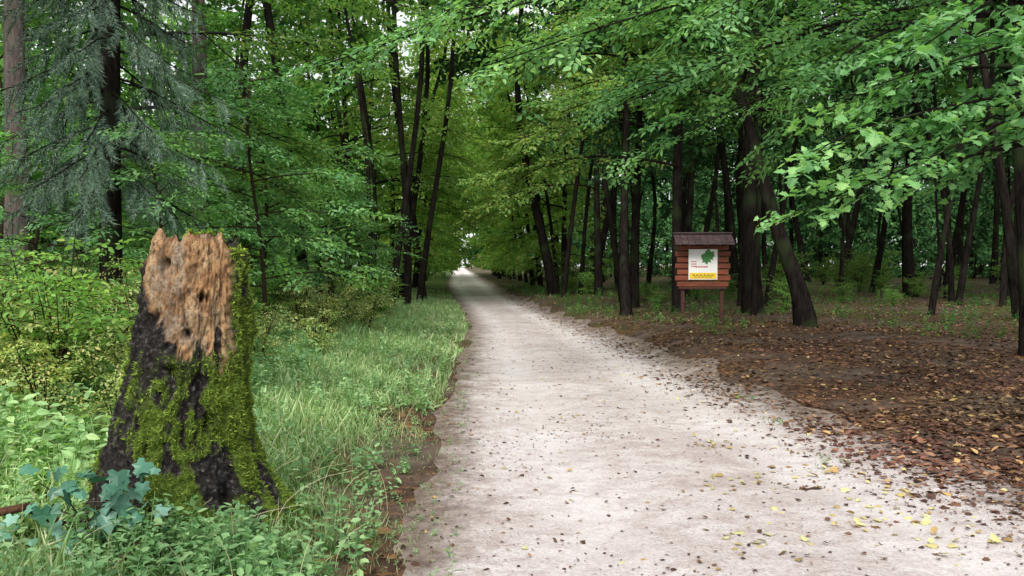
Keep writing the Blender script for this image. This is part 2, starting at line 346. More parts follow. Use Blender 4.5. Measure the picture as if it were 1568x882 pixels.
# ------------------------------------------------------------ forest
farL=Geo(); farR=Geo(); farT=Geo()
def plfar(tp,x,y,s,rz=None,G=None):
    G=G or (farL if x<0 else farR)
    G.inst(tp,[(x,y,float(gh(x,y)))],rot([random.uniform(0,6.28) if rz is None else rz],[0],[0]),[s])
def scatter(y0,y1,x0f,x1f,sp,fn,gap=1.6):
    y=y0
    while y<y1:
        x=x0f(y); xe=x1f(y)
        while x<xe:
            px=x+random.uniform(-.48,.48)*sp; py=y+random.uniform(-.48,.48)*sp
            if (px<float(xl(py))-gap or px>float(xr(py))+gap): fn(px,py)
            x+=sp
        y+=sp
U=random.uniform
def fnL(x,y):
    if x>-7.5 and y<34: return
    place('hornbeam_tree',random.choice(tallL),x,y,s=U(.85,1.2))
def fnS(x,y):
    if x>-5 and 22<y<32: return
    place('beech_sapling',random.choice(under),x,y,s=U(.8,1.4))
scatter(24,58,lambda y:xr(y)+2.6,lambda y:y*.8+4,4.9,lambda x,y:place('beech_tree',random.choice(tallR),x,y,s=U(.8,1.25)))
scatter(58,125,lambda y:xr(y)+4,lambda y:y*.75,8.5,lambda x,y:plfar(random.choice(vf),x,y,U(1,1.3)))
scatter(24,48,lambda y:xr(y)+3.5,lambda y:y*.72,9.0,lambda x,y:place('slender_tree',random.choice(thin),x,y,s=U(1,1.4)))
scatter(23,58,lambda y:-y*.7-4,lambda y:xl(y)-3.4,5.0,fnL)
scatter(58,125,lambda y:-y*.68,lambda y:xl(y)-4,8.5,lambda x,y:plfar(random.choice(vf),x,y,U(1,1.3)))
scatter(17,42,lambda y:-y*.7-2,lambda y:xl(y)-2.6,5.6,fnS)
for i in range(56):
    a=-0.85+1.7*i/55
    for k in (0,1,2):
        d=(128,142,84)[k]+U(-5,5); x=d*math.sin(a); y=d*math.cos(a)
        if abs(x)<(9 if k==2 else 14): continue
        plfar(vf[0] if k==1 else low,x,y,(1.4,1.7,1.0)[k])
y=40
while y<132:
    for sd in (-1,1):
        x=(float(xl(y))-2.1-U(0,1.0)) if sd<0 else float(xr(y))+2.1+U(0,1.0)
        rz=(0 if sd<0 else math.pi)+U(-.6,.6)
        if y<68: place('roadside_tree',random.choice(roadT),x,y+U(-1.5,1.5),rz=rz,s=U(.9,1.2))
        else: plfar(random.choice(vfr),x,y+U(-1.5,1.5),U(.9,1.2),rz,farT)
    y+=5 if y<110 else 8
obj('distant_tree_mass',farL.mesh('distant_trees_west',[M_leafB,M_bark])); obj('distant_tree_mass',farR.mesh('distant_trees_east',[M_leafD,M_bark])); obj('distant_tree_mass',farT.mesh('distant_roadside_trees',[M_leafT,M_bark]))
for x,y_,me,s,rz in [(-1.75,29,thin[1],1.8,0),(-2.2,27.5,thin[2],1.5,.2),(-1.5,31,thin[0],1.6,3.2),(-2.6,26,thin[0],1.2,1.2),(-4.3,25,thin[2],2.1,4),(-2.3,33,thin[2],1.7,0),(-5.6,24,thin[1],2.0,5),(-1.35,34,thin[2],1.9,3.4),(-3.0,30,thin[1],1.2,1.9),(-3.5,33,thin[0],1.5,.4)]:
    place('slender_tree',me,x,y_,rz,s)
pine=make_tree(300,17,7,.25,20,2.4,SP_mid,7,1.0,wob=.15,sides=14).mesh('pine_trunk',[M_leaf,M_barkP],[1])
place('pine_tree',pine,-7.9,16.3,1.0,.9); place('pine_tree',pine,-5.5,19,2.5,.85)
lt=make_tree(310,8,4.2,.19,20,2.6,SP_mid,8,1.0,trunkpath=[(0,0,-.3),(-.12,0,.7),(-.55,.1,1.8),(-1.05,.2,3.6),(-1.45,.3,5.3),(-1.6,.5,8)],sides=14,elev=(-.1,.5)).mesh('leaning_tree',[M_leaf,M_bark],[1])
place('leaning_maple_tree',lt,6.9,17.2,0)
place('beech_tree',tallR[3],7.6,22.5,1.0,1.1)
for x,y_ in [(11.5,21),(14.5,25),(17,30),(9.5,27),(5.6,30),(4.9,36),(12.5,19.0)]:
    place('slender_tree',random.choice(thin),x,y_,s=U(.9,1.5))
# ------------------------------------------------------------ overhanging foreground trees
def limb(G,p0,p1,sag,nsp,sprs,ss,spread,r,rad=.04):
    p0=np.array(p0,float);p1=np.array(p1,float); s=np.linspace(0,1,9)
    Q=p0+(p1-p0)*s[:,None]; Q[:,2]+=sag*4*s*(1-s); Q[:,0]+=.1*np.sin(s*7+r.uniform(0,6)); Q[:,1]+=.1*np.sin(s*6+r.uniform(0,6))
    G.add(tube(Q,rad*(1-.88*s)+.003,6,False),1)
    az=math.atan2(p1[1]-p0[1],p1[0]-p0[0]); pos=[];yaw=[];pit=[];rol=[];sca=[]
    for j in range(nsp):
        u=.3+.7*(j+r.uniform(0,1))/nsp; q=np.array([np.interp(u,s,Q[:,c]) for c in range(3)])
        y=az+r.choice([-1,1])*r.uniform(.1,1.1); w=r.uniform(0,1)*spread*(1.2-u)
        if w>.25:
            e=q+np.array([math.cos(y)*w,math.sin(y)*w,-.1*w]); G.add(tube([q,(q+e)/2+[0,0,.04],e],[.012,.009,.005],4,False),1); q=e
        q=q+[0,0,r.normal()*.06]
        pos.append(q);yaw.append(y);pit.append(r.normal(-.3,.22));rol.append(r.normal(0,.3));sca.append(ss*r.uniform(.65,1.25))
    add_sprays(G,sprs,pos,yaw,pit,rol,sca,r)
r=np.random.default_rng(5)
Gm=make_tree(401,9,6.0,.17,8,2.4,SP_mid,8,.9,trunkpath=[(7.3,9,-.2),(7.2,9,2),(7.0,9.1,4.5),(7.1,9.2,9)],sides=14)
for p0,p1,n,ssz in [((7.1,9,3.4),(3.2,7.9,2.5),13,.6),((7.1,9,3.9),(3.5,8.0,3.0),14,.6),((7.1,9,3.3),(3.6,8.2,2.1),14,.58),((7.1,9,4.6),(4.2,8.2,3.5),14,.65),((7.1,9,3.0),(4.6,8.3,2.3),9,.6),((7.1,9,2.9),(3.1,8.4,1.9),11,.5),((7.1,9,4.2),(5.0,7.6,3.2),12,.6),((7.1,9,3.6),(3.9,8.8,2.5),12,.6)]:
    limb(Gm,p0,p1,.2,n,SP_maple,ssz,.5,r,.025)
obj('maple_tree',Gm.mesh('maple_tree',[M_leafR,M_bark],[1]))
Gh=make_tree(402,10,7.0,.2,8,2.6,SP_mid,8,.9,trunkpath=[(8.2,12,-.2),(8.0,12,2),(7.8,12,4.5),(7.7,12.2,10)],sides=14)
for p0,p1,n in [((7.9,12,5.2),(2.0,11.2,3.5),24),((7.9,12,5.6),(0.2,10.2,3.8),30),((7.9,12,6.0),(-1.6,9.8,3.65),34),((7.8,12,4.8),(2.6,13.0,3.0),26),((7.8,12,5.0),(3.9,10.2,3.5),20),
                ((7.8,12,5.8),(2.6,9.3,4.1),22),((7.8,12,6.2),(1.0,12.5,4.5),24),((7.8,12,4.3),(4.6,12.8,3.2),16),((7.8,12,5.4),(5.4,10.0,4.0),18),((7.8,12,6.4),(-.6,12.5,4.9),24),((7.8,12,5.0),(1.6,14,3.9),24)]:
    limb(Gh,p0,p1,.35,n,SP_near,.8,1.0,r,.032)
obj('hornbeam_tree',Gh.mesh('overhanging_hornbeam',[M_leafR,M_bark],[1]))
Gh=make_tree(403,11,7.0,.2,12,2.8,SP_mid,8,.9,trunkpath=[(-6.4,16,-.2),(-6.2,16,2),(-6.1,16,4.5),(-6.0,16,11)],sides=12)
for p0,p1,n in [((-6.1,16,5.5),(-1.4,15.5,4.9),24),((-6.1,16,4.2),(-2.6,15.0,3.4),22),((-6.1,16,6.5),(-.4,17,6.2),22),((-6.1,16,3.4),(-2.9,16.4,2.7),18)]:
    limb(Gh,p0,p1,.3,n,SP_near,.85,1.0,r,.035)
obj('hornbeam_tree',Gh.mesh('left_hornbeam',[M_leafB,M_bark],[1]))
for i,(x,y_,tx,tz) in enumerate([(6.0,24,.2,6.0),(-4.2,33,1.4,6.6),(5.2,33,-.2,5.4),(-4,40,0.9,6),(5.0,42,0,5.4),(-3.6,46,1,6)]):
    Ga=make_tree(420+i,13,5.5,.14,14,2.8,SP_far,9,1.0,wob=.3)
    for k in range(5):
        limb(Ga,(0,0,4+k*.9),((tx-x)*(1-.12*k)*r.uniform(.7,1.05),r.uniform(-2.5,1.5),tz-2.4+k*.9),.5,18,SP_mid,.95,1.2,r,.04)
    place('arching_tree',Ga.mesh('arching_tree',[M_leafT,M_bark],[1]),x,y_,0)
for x,y_,s in [(-3.2,14.5,.95),(-4.0,11.8,.66),(-6.5,14,.8),(-3.0,20,.8),(-4.4,18,1.0),(-5.3,22,1.2),(-3.4,23.5,.9)]: place('beech_sapling',random.choice(under),x,y_,s=s)
# ------------------------------------------------------------ shrubs
for i in range(60):
    y_=U(6.6,19); x=-(2.5+random.random()**.8*(y_*.46-1.0)) 
    place('yellow_green_shrub' ,random.choice(shrY if random.random()<.8 else shrG),x,y_,s=U(.5,.95)*(.65 if x>-3.4 else 1))
for x,y_,s in [(-2.1,13,.55),(-2.3,15.5,.75),(-1.9,18,.7),(-2.5,20,.8),(-2.0,22,.7),(-2.6,11.5,.6),(-3.0,17,.9)]:
    place('yellow_green_shrub',random.choice(shrY),x,y_,s=s)
for i in range(30):
    y_=U(17,36); place('green_shrub',random.choice(shrG),float(xl(y_))-U(2.4,y_*.55),y_,s=U(.5,.9) if y_<32 else U(.8,1.3))
for i in range(48):
    y_=U(24,64); place('green_shrub',random.choice(shrG),float(xr(y_))+U(1.8,y_*.7),y_,s=U(.3,.6) if y_<38 else U(.6,1.3))
# ------------------------------------------------------------ spruce
r=np.random.default_rng(9)
NEED=T([(0,-.05,0),(1,0,0),(0,.05,0)],[(0,1,2)])
Gt=Geo(); n=100; t=r.uniform(0,1,n)
Gt.inst(NEED,np.stack([t,t*0,-.15*t*t],-1),rot(r.choice([-1,1],n)*r.uniform(.4,1.0,n),r.normal(0,.4,n),r.uniform(0,3,n)),r.uniform(.09,.17,n),0)
Gt.add(tube([(0,0,0),(.5,0,-.04),(1,0,-.15)],[.012,.008,.003],3,False),1)
TW=Gt.tmpl()
Gs=Geo(); H=9; Gs.add(tube([(0,0,-.2),(0,0,3),(.1,0,8),(.1,0,11)],[.17,.14,.1,.02],12),1)
pos=[];yaw=[];pit=[];rol=[];sca=[]
for i in range(80):
    z=2.6+(H-2.6)*(i/80)**1.1; az=i*2.4+r.uniform(-.4,.4); L=1.75*(1-.4*(z-2.4)/H)*r.uniform(.65,1.1)
    s=np.linspace(0,1,7); Q=np.stack([np.cos(az)*L*s,np.sin(az)*L*s,z+L*(-.15*s-.55*s*s+.25*s**4)],-1)
    Gs.add(tube(Q,.018*(1-.85*s)+.003,4,False),1)
    for j in range(30):
        u=r.uniform(.25,1); q=[np.interp(u,s,Q[:,c]) for c in range(3)]; sd=r.choice([-1,1])
        pos.append(q);yaw.append(az+sd*r.uniform(.3,1.0));pit.append(r.uniform(-1.3,-.5));rol.append(r.uniform(-.6,.6));sca.append(r.uniform(.35,.75)*(1.15-.5*u))
Gs.inst(TW,pos,rot(yaw,pit,rol),sca)
spm=Gs.mesh('spruce',[M_needle,M_bark],[1])
place('spruce_tree',spm,-4.55,11.8,0,.92)
# ------------------------------------------------------------ grass + herbs
BL=T([(-.022,0,0),(.022,0,0),(-.016,.1,.55),(.016,.1,.55),(0,.34,.95)],[(0,1,3,2),(2,3,4)])
N=140000; y_=2.4*np.exp(rng.uniform(0,1,N)**.9*np.log(46/2.4)); e=xl(y_)
d=rng.uniform(0,1,N)**1.25*7.0; x=e-0.05-d+.14*sn(y_,y_*0,2.7)+.06*sn(y_,y_*0+4,8)
dens=0.5+0.5*sn(x,y_,2.2)
keep=(rng.uniform(0,1,N)<(sst(0,.7,d)*.7+.2)*(.45+.55*(sn(x,y_,3.1)>-.35))) & (np.hypot(x+1.55,y_-5.1)>.45)
dd=np.hypot((x+2.0),(y_-4.4)); keep&=~((dd<.55)&(rng.uniform(0,1,N)<.75))
x,y_,d,dens=x[keep],y_[keep],d[keep],dens[keep]; n=len(x)
hgt=(.04+.11*sst(.1,1.6,d))*rng.uniform(.4,1.7,n)*(.5+.9*dens)
Gg=Geo(); R=rot(rng.uniform(0,6.28,n),rng.normal(0,.5,n),rng.normal(0,.4,n))
Gg.inst(T(BL.v*np.array([1.5,1,1]),[(0,1,3,2),(2,3,4)]),np.stack([x,y_,gh(x,y_)-.01],-1),R,hgt)
n=20000; y2=rng.uniform(9,46,n); x2=xl(y2)-.3-rng.uniform(0,1,n)**1.2*5
B2=T(BL.v*np.array([3,1,1]),[(0,1,3,2),(2,3,4)])
Gg.inst(B2,np.stack([x2,y2,gh(x2,y2)-.01],-1),rot(rng.uniform(0,6.28,n),rng.normal(0,.5,n),rng.normal(0,.4,n)),rng.uniform(.07,.2,n))
n=3000; y2=rng.uniform(18,60,n); x2=xr(y2)+.8+rng.uniform(0,1,n)**1.5*6; q=sn(x2,y2,.9)>0; x2,y2=x2[q],y2[q]; n=len(x2)
Gg.inst(B2,np.stack([x2,y2,gh(x2,y2)-.01],-1),rot(rng.uniform(0,6.28,n),rng.normal(0,.5,n),rng.normal(0,.4,n)),rng.uniform(.05,.13,n))
obj('grass',Gg.mesh('grass',[M_grass]))
def herb(seed,h,nl,ls):
    r=np.random.default_rng(seed); G=Geo(); G.add(tube([(0,0,0),(.02,0,h*.5),(.03,.02,h)],[.004,.003,.002],3,False),0)
    z=h*(.25+.75*np.linspace(0,1,nl)); az=np.arange(nl)*2.3
    G.inst(LEAF,np.stack([.01*np.cos(az),.01*np.sin(az),z],-1),rot(az,r.normal(.15,.3,nl),r.normal(0,.3,nl)),ls*(1.2-.5*z/h)*r.uniform(.8,1.2,nl),0)
    return G.tmpl()
HB=[herb(1,.22,9,.085),herb(2,.14,11,.06),herb(3,.36,14,.08)]
Gg=Geo()
def herbs(n,x,y,s0,s1,kk=None):
    k=rng.choice([0,1,1,2] if kk is None else kk,n); R=rot(rng.uniform(0,6.28,n),rng.normal(0,.2,n),rng.normal(0,.2,n)); s=rng.uniform(s0,s1,n); p=np.stack([x,y,gh(x,y)-.01],-1)
    for j in range(3): q=k==j; Gg.inst(HB[j],p[q],R[q],s[q])
n=13500; y2=2.8*np.exp(rng.uniform(0,1,n)*np.log(32/2.8)); x2=xl(y2)-.35-rng.uniform(0,1,n)**.8*6.5
q=(np.hypot(x2+1.55,y2-5.1)>.5)&(np.hypot(x2+2.05,y2-4.3)>.45)&(rng.uniform(0,1,n)<.4+.6*(sn(x2,y2,1.7)>-.1)); herbs(q.sum(),x2[q],y2[q],.35,1.0)
n=1200; y2=rng.uniform(5.5,14,n); x2=-2.0-rng.uniform(0,1,n)*3.5; q=sn(x2,y2,1.4)>0; herbs(q.sum(),x2[q],y2[q],.8,1.6,[0,2])
n=300; y2=4.45+rng.uniform(-.18,.25,n); x2=-1.35+rng.normal(0,.3,n); herbs(n,x2,y2,.35,.8)
n=200; y2=rng.uniform(3.6,4.2,n); x2=-1.6+rng.normal(0,.55,n); herbs(n,x2,y2,.3,.7)
n=200; y2=3.2*np.exp(rng.uniform(0,1,n)*1.8); x2=xl(y2)+rng.normal(-.12,.14,n); herbs(n,x2,y2,.15,.4,[1])
obj('undergrowth_herbs',Gg.mesh('herbs',[M_herb]))
Gg=Geo()
n=4200; y2=rng.uniform(14,50,n); x2=xr(y2)+.6+sst(22,14,y2)*1.2+rng.uniform(0,1,n)**1.1*20; q=sn(x2,y2,.8)>-.15; herbs(q.sum(),x2[q],y2[q],.5,1.2)
n=36; x2=np.array([3.0]*13+[3.2]*13+[2.75]*10)+rng.normal(0,.09,n); y2=np.array([8.2]*13+[9.6]*13+[6.5]*10)+rng.normal(0,.09,n); herbs(n,x2,y2,.2,.4,[1])
obj('undergrowth_herbs',Gg.mesh('herbs_east',[M_leaf]))
# ------------------------------------------------------------ fallen leaves
CUR=T([(0,0,0),(.3,.3,.12),(.7,.24,.16),(1,0,.05),(.7,-.24,.1),(.3,-.3,.14)],[(0,3,2,1),(0,5,4,3)])
def litter(G,x,y,s,mat,mp=.25):
    n=len(x); z=gh(x,y)+.012; k=rng.uniform(0,1,n)<mp; R=rot(rng.uniform(0,6.28,n),rng.normal(0,.22,n),rng.normal(0,.3,n)); P=np.stack([x,y,z],-1)
    G.inst(MAPLE,P[k],R[k],s[k]*.9,mat); G.inst(CUR,P[~k],R[~k],s[~k],mat)
Gl=Geo()
n=64000; y2=3.5*np.exp(rng.uniform(0,1,n)*np.log(45/3.5)); d=rng.uniform(0,1,n)**.95*(2+y2*.62); x2=xr(y2)-.15+d+rng.normal(0,.25,n)
q=(rng.uniform(0,1,n)<.35+.65*(sn(x2,y2,1.3)>-.2)); x2,y2=x2[q],y2[q]; litter(Gl,x2,y2,rng.uniform(.02,.085,len(x2)),0)
n=800; y2=3.5*np.exp(rng.uniform(0,1,n)*np.log(35/3.5)); x2=xr(y2)+rng.uniform(0,1,n)*(1+y2*.6); litter(Gl,x2,y2,rng.uniform(.03,.07,n),1,.6)
n=60000; y2=2.8*np.exp(rng.uniform(0,1,n)*np.log(40/2.8)); u=rng.uniform(0,1,n); x2=xl(y2)-.3+(xr(y2)-xl(y2)+.6)*u
w=.04+.5*np.clip(sn(x2*1.3,y2,1.6)+.6*sn(x2,y2,4.7),0,1)**1.3+.6*sst(.66,1,u)+.5*sst(.14,0,u)
q=rng.uniform(0,1,n)<w*.65; x2,y2=x2[q],y2[q]; litter(Gl,x2,y2,rng.uniform(.006,.026,len(x2))*rng.uniform(.4,1.3,len(x2)),0,.1)
n=900; y2=3.2*np.exp(rng.uniform(0,1,n)*np.log(22/3.2)); u=1-rng.uniform(0,1,n)**1.5; x2=xl(y2)+(xr(y2)-xl(y2))*u; litter(Gl,x2,y2,rng.uniform(.02,.05,n),0,.3)
n=300; y2=3.2*np.exp(rng.uniform(0,1,n)*np.log(30/3.2)); u=1-rng.uniform(0,1,n)**1.6*.9; x2=xl(y2)+(xr(y2)-xl(y2))*u; litter(Gl,x2,y2,rng.uniform(.02,.055,n),1,.5)
for cx,cy in [(2.55,6.2),(2.9,5.6),(1.95,6.0),(2.3,5.0),(2.75,4.6),(1.6,4.7),(2.1,7.2),(2.6,5.2)]:
    n=15; litter(Gl,cx+rng.normal(0,.15,n),cy+rng.normal(0,.13,n),rng.uniform(.03,.075,n),1,.5)
n=350; y2=rng.uniform(3,14,n); x2=xl(y2)-rng.uniform(0,3,n); litter(Gl,x2,y2,rng.uniform(.03,.06,n),0)
obj('fallen_leaves',Gl.mesh('fallen_leaves',[M_fallen,M_fallenY]))
# ------------------------------------------------------------ stump
SX,SY=-1.56,5.15
na,nz=300,280
def f3(x,y,z,o=4): return mn.fractal(Vector((x,y,z)),1.0,2.0,o)
zk=[-.1,0,.12,.25,.55,.85,1.15,1.45,1.62,1.72]; rk=[.58,.53,.465,.425,.37,.315,.28,.26,.25,.24]; ck=[.0,.0,-.01,-.02,-.04,-.005,.025,.045,.05,.05]
V=np.zeros((nz,na,3)); wood=np.zeros((nz,na)); moss=np.zeros((nz,na)); dark=np.zeros((nz,na))
HO=((-2.15,1.20,.045),(-1.15,1.32,.022),(-1.6,.93,.03),(-.95,.62,.035),(-1.95,1.5,.02),(-.8,.2,.06),(-1.4,1.12,.02),(-2.3,.75,.04),(-1.75,.5,.03))
for j in range(na):
    a=2*math.pi*j/na; ca,sa=math.cos(a),math.sin(a)
    jag=f3(ca*5,sa*5,8.0)
    top=1.66+.05*f3(ca*2.2,sa*2.2,3.0)+.04*jag+.015*f3(ca*16,sa*16,1.0)-.11*sst(-.7,-.95,ca)-.09*sst(.75,.95,ca)
    for i in range(nz):
        t=i/(nz-1); z=-.1+(top+.1)*t
        rr=np.interp(z,zk,rk); cx=np.interp(z,zk,ck)
        b=np.interp(z,[.95,1.1,1.25,1.45,1.7],[.2,-.2,-.6,-.88,-.99])
        n1=f3(ca*1.6,sa*1.6,z*1.4+5); n2=f3(ca*4,sa*4,z*2.2+2); n3=f3(ca*14,sa*14,z*4+1); n4=f3(ca*6,sa*6,z*11); n5=f3(ca*12,sa*12,z*3); n6=f3(ca*16,sa*16,z*22,3)
        front=sst(.25,-.1,sa)
        w=sst(-.04,.04,ca-b+.3*n2+.12*n4)*sst(-.02,.02,z-1.0+.2*n2+.12*n3-.06*math.sin(ca*7))*front*(1-sst(.78,.9,ca+.1*n4))
        wood[i,j]=w
        mo=sst(-.02,.22,n2+.5*n1+.5*n4+.16+(.2 if ca>.1 else 0)-(.4 if ca<-.45 else 0))*sst(1.2,.8,z+.3*n1)
        mo=max(mo,sst(.74,.9,ca+.1*n4)*sst(-.1,.2,n3+.1)*(z>.5)*.8)
        moss[i,j]=mo*(1-w)
        lob=0
        if z<.7: lob=(.7-z)**2*(.22*max(0,math.cos(a-.1))**4+.20*max(0,math.cos(a-3.5))**4+.2*max(0,math.cos(a+1.2))**6+.2*max(0,math.cos(a-1.9))**4)
        crack=max(0,.09-abs(n5))/.09
        rr=rr*(1+.09*n1+.05*n2)+.014*n3+lob+(1-w)*(.024+.024*n4+.02*n2+.012*n6)+w*(.014*n4+.006*n6-.012*crack)
        rr-=.02*sst(.10,0,top-z)
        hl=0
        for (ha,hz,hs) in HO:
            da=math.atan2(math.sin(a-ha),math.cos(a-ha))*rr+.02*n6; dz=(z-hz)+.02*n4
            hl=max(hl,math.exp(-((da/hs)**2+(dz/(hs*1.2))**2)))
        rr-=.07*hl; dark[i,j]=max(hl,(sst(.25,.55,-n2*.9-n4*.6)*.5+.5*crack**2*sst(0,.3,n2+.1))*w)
        V[i,j]=(SX+cx+rr*ca,SY+rr*sa*.92,z)
dark=np.clip(dark,0,1)
cap=[]; c0=V[-1].mean(0)
for k in range(1,9):
    q=1-k/8; dz=-.10*math.sin(min(1,k/4)*1.57)
    ring=c0+(V[-1]-c0)*q; ring[:,2]=V[-1][:,2]*q+c0[2]*(1-q)+dz
    for j in range(na): ring[j,2]+=.03*f3(ring[j,0]*12,ring[j,1]*12,3)
    cap.append(ring)
VV=np.concatenate([V]+[c[None] for c in cap]); nr=VV.shape[0]
i=np.arange(nr-1)[:,None]*na; j=np.arange(na)[None,:]; j2=(j+1)%na
Lp=np.stack([i+j,i+j2,i+na+j2,i+na+j],-1).reshape(-1)
m,nt,out=newmat('stump_wood_bark_moss')
tc=nd(nt,'ShaderNodeNewGeometry'); P=tc.outputs['Position']
mp=nd(nt,'ShaderNodeMapping'); mp.inputs['Scale'].default_value=(1,1,.5); nt.links.new(P,mp.inputs[0])
def att(nm):
    a=nd(nt,'ShaderNodeAttribute'); a.attribute_name=nm; return a.outputs['Fac']
s1=noise(nt,mp.outputs[0],30,8,.8); s2=noise(nt,mp.outputs[0],8,8,.75,.3); s3=noise(nt,P,34,7,.75)
wc=ramp(nt,s2,[(.34,(.13,.065,.03)),(.43,(.34,.18,.085)),(.51,(.50,.29,.14)),(.60,(.60,.42,.24)),(.70,(.66,.56,.42))])
wc=mix(nt,ramp(nt,s1,[(.38,.9),(.48,0.0)]),wc,(.06,.032,.02))
wc=mix(nt,ramp(nt,noise(nt,mp.outputs[0],5,7,.75),[(.52,0.0),(.60,.75)]),wc,mix(nt,ramp(nt,s3,[(.4,0.0),(.6,1.0)]),(.14,.10,.07),(.42,.36,.29)))
bc=ramp(nt,s3,[(.38,(.006,.005,.005)),(.55,(.03,.025,.023)),(.66,(.18,.17,.16))])
mc=ramp(nt,noise(nt,P,45,4),[(.3,(.03,.055,.008)),(.7,(.14,.21,.03))])
c=mix(nt,att('wood'),bc,wc)
c=mix(nt,att('moss'),c,mc)
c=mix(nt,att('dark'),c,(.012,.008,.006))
nt.links.new(princ(nt,c,.85,.2,bump(nt,math_(nt,'ADD',s1,s3),1.0,.02)),out.inputs[0])
G=Geo(); G.add(T(VV.reshape(-1,3),loops=Lp,sizes=np.full((nr-1)*na,4)))
mi=rng.integers(0,nz*na,110000); mv=moss.ravel()[mi]; keep=(rng.uniform(0,1,len(mi))<mv*.8)&(V.reshape(-1,3)[mi][:,1]<SY+.1); mi=mi[keep]
pp=V.reshape(-1,3)[mi]; ang=2*np.pi*(mi%na)/na
TU=T([(0,-.16,0),(1,0,.1),(0,.16,0)],[(0,1,2)])
n=len(mi); G.inst(TU,pp+rng.normal(0,.003,(n,3)),rot(ang+rng.normal(0,.7,n),rng.normal(.3,.6,n),rng.uniform(0,3,n)),rng.uniform(.010,.030,n),1)
n=260; a=rng.uniform(-1.6,-.2,n); q=((a%(2*np.pi))/(2*np.pi)*na).astype(int)%na
G.inst(LEAF,V[-1][q]+[0,0.02,0],rot(rng.uniform(0,6.28,n),rng.uniform(0,1.2,n),rng.normal(0,.4,n)),rng.uniform(.012,.03,n),1)
me=G.mesh('tree_stump',[m,M_moss],[0])
for nm,arr in (('wood',wood),('moss',moss),('dark',dark)):
    full=np.zeros(len(me.vertices),np.float32); full[:nz*na]=arr.ravel()
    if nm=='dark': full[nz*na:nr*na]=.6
    me.attributes.new(nm,'FLOAT','POINT').data.foreach_set('value',full)
obj('tree_stump',me)
# ------------------------------------------------------------ ivy
r=np.random.default_rng(21); G=Geo()
for k in range(14):
    a=r.uniform(0,6.28); b=np.array([-1.85,4.62,.05]); e=b+[r.normal()*.2,-.05+r.uniform(-.12,.1),r.uniform(.12,.42)]
    G.add(tube([b,(b+e)/2+[0,0,.06],e],[.006,.005,.003],4,False),1)
n=85; p=np.stack([-1.78+r.normal(0,.17,n),4.5+r.uniform(-.14,.1,n),.04+r.uniform(0,1,n)*.48],-1)
G.inst(IVY,p,rot(-1.57+r.normal(0,1.0,n),r.normal(-.7,.45,n),r.normal(0,.5,n)),r.uniform(.045,.11,n),0)
n=16; p=np.stack([-2.2+r.normal(0,.12,n),4.5+r.normal(0,.06,n),.05+r.uniform(0,1,n)*.2],-1)
G.inst(IVY,p,rot(-1.57+r.normal(0,.9,n),r.normal(-.5,.35,n),r.normal(0,.4,n)),r.uniform(.05,.1,n),0)
obj('ivy_plant',G.mesh('ivy',[M_ivy,M_twig]))
G=Geo(); G.add(tube([(-2.75,4.5,.02),(-2.55,4.45,.16),(-2.38,4.5,.25),(-2.2,4.58,.27),(-2.0,4.7,.1)],[.016,.02,.024,.022,.02],8),0)
G.add(tube([(-1.7,4.3,.02),(-1.58,4.32,.13),(-1.5,4.45,.2)],[.012,.016,.02],8),0)
obj('dead_branch',G.mesh('dead_branch',[barkmat('reddish_root_bark',(.03,.016,.010),(.11,.055,.035))],[0]))
G=Geo(); r=np.random.default_rng(3)
for k in range(110):
    y0=r.uniform(3.5,7.5); x0=float(xl(y0))-r.uniform(.4,3.2); h=r.uniform(.2,.5); dx,dy=r.normal(0,.18,2)
    z0=float(gh(x0,y0)); s=np.linspace(0,1,6)
    G.add(tube(np.stack([x0+dx*s*s,y0+dy*s*s,z0+h*(s-.25*s**3)],-1),.0022*(1-.6*s),3,False),0)
m,nt,out=newmat('dry_stalk'); nt.links.new(princ(nt,(.40,.36,.22),.8),out.inputs[0])
obj('dry_grass_stalks',G.mesh('stalks',[m]))
# ------------------------------------------------------------ information board
def woodmat(name,c1,c2):
    m,nt,out=newmat(name); tc=nd(nt,'ShaderNodeTexCoord'); mp=nd(nt,'ShaderNodeMapping'); mp.inputs['Scale'].default_value=(1.2,6,14)
    nt.links.new(tc.outputs['Object'],mp.inputs[0]); n=noise(nt,mp.outputs[0],3,6,.6)
    g=nd(nt,'ShaderNodeNewGeometry'); v=math_(nt,'MULTIPLY_ADD',g.outputs['Random Per Island'],.5,.75)
    c=ramp(nt,n,[(.3,c1),(.7,c2)])
    hs=nd(nt,'ShaderNodeHueSaturation'); nt.links.new(c,hs.inputs['Color']); nt.links.new(v,hs.inputs['Value'])
    nt.links.new(princ(nt,hs.outputs[0],.55,.35,bump(nt,n,.4,.01)),out.inputs[0]); return m
WB=woodmat('stained_planks',(.08,.02,.011),(.24,.062,.025)); WD=woodmat('dark_stained_wood',(.04,.014,.011),(.09,.028,.02)); WR=woodmat('roof_shingles',(.03,.02,.022),(.08,.05,.05))
def plain(name,c,ro=.5):
    m,nt,out=newmat(name); g=nd(nt,'ShaderNodeNewGeometry'); n=noise(nt,g.outputs['Position'],9,3)
    nt.links.new(princ(nt,mix(nt,n,[q*.9 for q in c],c),ro,.4),out.inputs[0]); return m
BX,BY=5.0,18.0; bz=float(gh(BX,BY))-.06
board=D.objects.new('information_board',None); COL.objects.link(board); board.location=(BX,BY,bz); board.rotation_euler=(0,0,math.radians(-6)); board.scale=(.95,.95,.95)
def part(name,parts,mat,bev=.006):
    G=Geo(); [G.add(p) for p in parts]; o=obj(name,G.mesh(name,[mat]),parent=board)
    if bev: b=o.modifiers.new('b','BEVEL'); b.width=bev; b.segments=2
    return o
part('post_left',[box(-.42,0,.9,.075,.075,2.1)],WD); part('post_right',[box(.42,0,.9,.075,.075,2.1)],WD)
